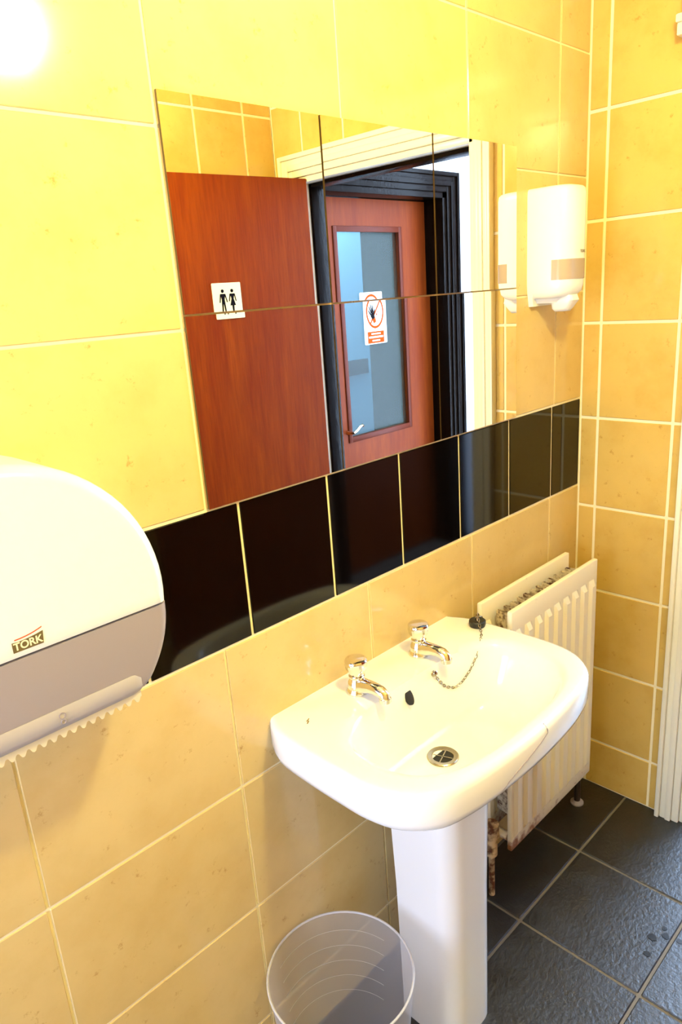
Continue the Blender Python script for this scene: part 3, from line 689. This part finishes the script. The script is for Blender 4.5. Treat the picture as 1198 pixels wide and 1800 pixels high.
# ------------------------------------------------------------------ jumbo paper dispenser
JX, JZ = -1.562, 1.152
jd = empty('paper_dispenser', (JX, 0.0, JZ), 'large round-topped white and grey jumbo paper dispenser on the wall', 'paper dispenser')
JR = 0.196; ZB = -0.132; ZL = -0.024               # radius, bottom, dividing line (local)
def outline(z0, z1, n, inset_=0.0):
    """right half boundary from z0 up to z1, (x,z)"""
    out = []
    for i in range(n + 1):
        z = z0 + (z1 - z0) * i / n
        R_ = JR - inset_
        if z < -0.02: x = R_ * (1 - ((-0.02 - z) / 0.106) ** 2 * 0.215)
        else: x = math.sqrt(max(R_ * R_ - (z * 1.0) ** 2, 0))
        out.append((x, z))
    return out
def shell(name, polyfn, y_back, y_front, r, material):
    rings_ = []
    steps = [(0.0, y_back)] + [(r * (1 - math.cos(math.radians(90 * i / 6))), y_front + r * (1 - math.sin(math.radians(90 * i / 6)))) for i in range(0, 7)]
    for ins, y in steps: rings_.append([(x, y, z) for x, z in polyfn(ins)])
    return finish(name, loft_bm(rings_), material, jd, smooth=True, angle=50)
def dome(ins):
    n = 40; R_ = JR - ins; pts = []
    a0 = math.asin(ZL / JR)
    for i in range(n + 1):
        a = a0 + (math.pi - 2 * a0) * i / n; pts.append((R_ * math.cos(a), max(R_ * math.sin(a), ZL)))
    return pts
def lower(ins):
    n = 14; zt = ZL - 0.0012; right = []
    for i in range(n + 1):
        z = zt + (ZB + ins * 0.6 - zt) * i / n; u = (zt - z) / (zt - ZB)
        x = (0.9925 * JR - ins) * (1 - 0.24 * u ** 2.2); right.append((x, z))
    right = right[:-1]
    x_, z_ = right[-1]
    bot = ZB + ins * 0.6
    pts = right + [(x_ - 0.010, bot)]
    return pts + [(-x, z) for x, z in reversed(pts)]
shell('cover', dome, 0.0, -0.130, 0.020, 'white_plastic')
lowc = shell('lower_cover', lower, 0.0, -0.1295, 0.018, 'grey_plastic')
# paler rounded lip along the bottom
bm = bmesh.new()
LW2 = JR * 0.765
rg = []
for i in range(25):
    t = -1 + 2 * i / 24; x = LW2 * t
    e = max(0.05, 1 - max(0, abs(t) - 0.88) / 0.12) ** 0.6; c_z = ZB + 0.010; y_ = -0.118
    rg.append([(x, y_ + (y - y_) * e, c_z + (z - c_z) * e) for y, z in ((-0.1305, ZB + 0.028), (-0.1325, ZB + 0.022), (-0.1325, ZB + 0.008), (-0.126, ZB - 0.001), (-0.100, ZB - 0.002), (-0.100, ZB + 0.010), (-0.120, ZB + 0.026))])
finish('lip', loft_bm(rg), 'grey_light', lowc, smooth=True, angle=60)
# saw-tooth tear strip below
nt_ = 22; pts = []
for i in range(nt_):
    x0 = -LW2 + 0.012 + (2 * LW2 - 0.024) * i / nt_; dx = (2 * LW2 - 0.024) / nt_
    pts += [(x0, ZB - 0.0098), (x0 + dx * 0.14, ZB - 0.0108), (x0 + dx * 0.34, ZB - 0.0160), (x0 + dx * 0.5, ZB - 0.0170), (x0 + dx * 0.66, ZB - 0.0160), (x0 + dx * 0.86, ZB - 0.0108)]
poly = [(-LW2 + 0.012, ZB + 0.004)] + pts + [(LW2 - 0.012, ZB - 0.010), (LW2 - 0.012, ZB + 0.004)]
finish('tear_strip', prism_bm(poly, -0.1215, -0.1185), 'teeth', jd)
# maker's plate: dark badge with pale letters and a red swoosh
LGX, LGZ = 0.010, ZL + 0.0155
yl = -0.1302
badge = [(-0.0175, -0.0068), (0.0170, -0.0068), (0.0185, 0.0085), (0.010, 0.0068), (0.0, 0.0056), (-0.010, 0.0050), (-0.0175, 0.0058)]
bd = finish('logo_badge', prism_bm([(x + LGX, z + LGZ) for x, z in badge], yl, yl - 0.0004), 'brown_ink', jd)
bm = text_bm('TORK', 0.0128)
bmesh.ops.scale(bm, vec=(0.95, 1, 1), verts=bm.verts)
for v in bm.verts: v.co = Vector((v.co.x + LGX, yl - 0.0006, v.co.y + LGZ - 0.0004))
finish('logo_letters', bm, 'sign_cream', bd)
sw = [(-0.014 + 0.032 * i / 10, 0.0075 + 0.0052 * (i / 10) ** 2.2) for i in range(11)]
finish('logo_swoosh', prism_bm([(x + LGX, z + LGZ) for x, z in sw] + [(x + LGX, z + LGZ + 0.0013) for x, z in reversed(sw)], yl, yl - 0.0004), 'red_ink', bd)
bm = bmesh.new()
for zc, rr in ((ZB + 0.019, 0.0038), (ZB + 0.0105, 0.0028)):
    tube_bm([(0.030 + rr * math.cos(2 * math.pi * i / 14), -0.1327, zc + rr * math.sin(2 * math.pi * i / 14)) for i in range(14)], 0.0006, 5, bm=bm, closed=True)
finish('moulded_mark', bm, 'grey_plastic', lowc)

# ------------------------------------------------------------------ soap dispenser
SDX, SDZ0, SDZ1 = -0.222, 1.455, 1.692
sd = empty('soap_dispenser', (SDX, 0.0, SDZ0), 'tall white liquid soap dispenser with grey sight window in the corner', 'soap dispenser')
def sd_ring(hx, dep, z, n=16, top=0.0):
    """plan: flat back on the wall, straight sides, bowed front"""
    pts = [(hx, 0.0), (hx, -dep * 0.45)]
    for i in range(1, n):
        a = math.pi * i / n; pts.append((hx * (abs(math.cos(a)) ** 0.62) * (1 if math.cos(a) > 0 else -1), -dep * 0.45 - dep * 0.55 * math.sin(a) ** 0.8))
    pts += [(-hx, -dep * 0.45), (-hx, 0.0)]
    return [(x, y, z) for x, y in pts]
HX, DP = 0.0525, 0.102; Hh = SDZ1 - SDZ0
prof = [(0.040, 0.070, 0.0), (0.046, 0.086, 0.004), (0.0505, 0.097, 0.014), (0.0522, 0.1008, 0.030), (HX, 0.1018, 0.050), (HX, DP, 0.10), (HX, DP, Hh - 0.016), (0.0515, 0.100, Hh - 0.006), (0.0485, 0.095, Hh - 0.0015), (0.044, 0.088, Hh)]
body = finish('cover', loft_bm([sd_ring(a, b2, z) for a, b2, z in prof]), 'white_plastic', sd, smooth=True, angle=50)
# grey sight window wrapped round the front, set toward the far side
n = 16; full = sd_ring(HX + 0.0005, DP + 0.0006, 0, n)
strip = [(x, y) for x, y, z in full][1:17]          # right round the front
bm = bmesh.new()
A = [bm.verts.new((x, y, 0.040)) for x, y in strip]; B = [bm.verts.new((x, y, 0.083)) for x, y in strip]
C2 = [bm.verts.new((x * 0.985, y * 0.985, 0.040)) for x, y in strip]; D2 = [bm.verts.new((x * 0.985, y * 0.985, 0.083)) for x, y in strip]
for i in range(len(strip) - 1):
    for a, b2 in ((A, B), (C2, D2), (A, C2), (B, D2)): bm.faces.new((a[i], a[i + 1], b2[i + 1], b2[i]))
for i in (0, -1): bm.faces.new((A[i], B[i], D2[i], C2[i]))
finish('sight_window', bm, 'window_grey', body, smooth=True, angle=50)
# back plate foot, neck and push nozzle
finish('back_plate', prism_bm([(-0.050, 0.012), (0.050, 0.012), (0.044, -0.016), (-0.044, -0.016)], -0.012, 0.0), 'white_plastic', sd)
finish('neck', loft_bm([sd_ring(0.034, 0.074, 0.002), sd_ring(0.028, 0.068, -0.010)]), 'white_plastic', sd, smooth=True)
nz = finish('nozzle', loft_bm([[(x, y, 0.006) for x, y in rrect(0, -0.066, 0.021, 0.026, 0.012)], [(x, y, -0.006) for x, y in rrect(0, -0.068, 0.023, 0.028, 0.012)], [(x, y, -0.024) for x, y in rrect(0, -0.062, 0.019, 0.021, 0.012)], [(x, y, -0.030) for x, y in rrect(0, -0.062, 0.014, 0.016, 0.010)]]), 'white_plastic', sd, smooth=True, angle=50)
bm = text_bm('TORK', 0.0085)
for v in bm.verts: v.co = Vector((v.co.x + 0.012, -DP - 0.0006, v.co.y + 0.098))
finish('logo', bm, 'brown_ink', body)

# ------------------------------------------------------------------ waste bin
WX, WYc, WR, WH = -1.142, -0.142, 0.135, 0.300
wb_ = empty('waste_bin', (WX, WYc, 0.0), 'frosted translucent plastic waste bin beside the pedestal', 'waste bin')
rb = 0.108; rad_at = lambda z: rb + (WR - rb) * z / WH
bm = loft_bm([circle((0, 0), rb - 0.004, 0.002, 64), circle((0, 0), rb, 0.008, 64)] + [circle((0, 0), rad_at(WH * i / 8), WH * i / 8, 64) for i in range(1, 9)], True, False)
finish('shell', bm, 'bin', wb_, smooth=True)
finish('rim', tube_bm([((WR) * math.cos(2 * math.pi * i / 64), WR * math.sin(2 * math.pi * i / 64), WH) for i in range(64)], 0.0022, 8, closed=True), 'bin_ridge', wb_, smooth=True)
for i in range(1, 6):
    z = WH - 0.036 * i - 0.006; r = rad_at(z) - 0.0008
    a0, a1 = math.radians(5), math.radians(112)
    finish('ridge', tube_bm([(r * math.cos(a0 + (a1 - a0) * j / 40), r * math.sin(a0 + (a1 - a0) * j / 40), z) for j in range(41)], 0.0004, 5), 'bin_ridge', wb_, smooth=True)

# ------------------------------------------------------------------ small moulded box high on the end wall, its use a guess
eb = empty('wall_box', (0.0, -0.325, 1.975), 'cream moulded wall box high on the end wall above the doorway corner', 'wall box')
bm = box_bm((-0.045, -0.30, -0.004), (0.0, 0.110, 0.020), 0.003); box_bm((-0.050, -0.30, 0.020), (0.0, 0.112, 0.036), 0.003, bm=bm)
finish('ledge', bm, 'cream_paint', eb, smooth=True)
finish('shadow_block', box_bm((-0.032, -0.295, 0.036), (0.0, 0.106, 0.16), 0.003), 'wood_bead', eb)  # dark brown block stands in for the shadow above the ledge

# ------------------------------------------------------------------ ceiling lamp (above the viewer, out of frame)
LP = (-1.07, -0.73, 2.06)
lp = empty('ceiling_lamp', (LP[0], LP[1], ZC), 'glass globe lamp hanging from the washroom ceiling', 'lamp')
lathe('rose', (0, 0), [(0.05, 0.0), (0.05, -0.010), (0.035, -0.022), (0.012, -0.030)], 'white_plastic', lp)
finish('stem', tube_bm([(0, 0, -0.02), (0, 0, LP[2] - ZC + 0.062)], 0.008, 10), 'white_plastic', lp, smooth=True)
lathe('gallery', (0, 0), [(0.010, LP[2] - ZC + 0.080), (0.024, LP[2] - ZC + 0.066), (0.024, LP[2] - ZC + 0.050)], 'white_plastic', lp)
prof = [(0.055 * math.sin(math.radians(a)), LP[2] - ZC + 0.055 * math.cos(math.radians(a))) for a in (2, 12, 24, 36, 50, 64, 78, 90, 104, 118, 132, 146, 160, 172, 178)]
lathe('globe', (0, 0), prof, 'globe', lp, k=32)
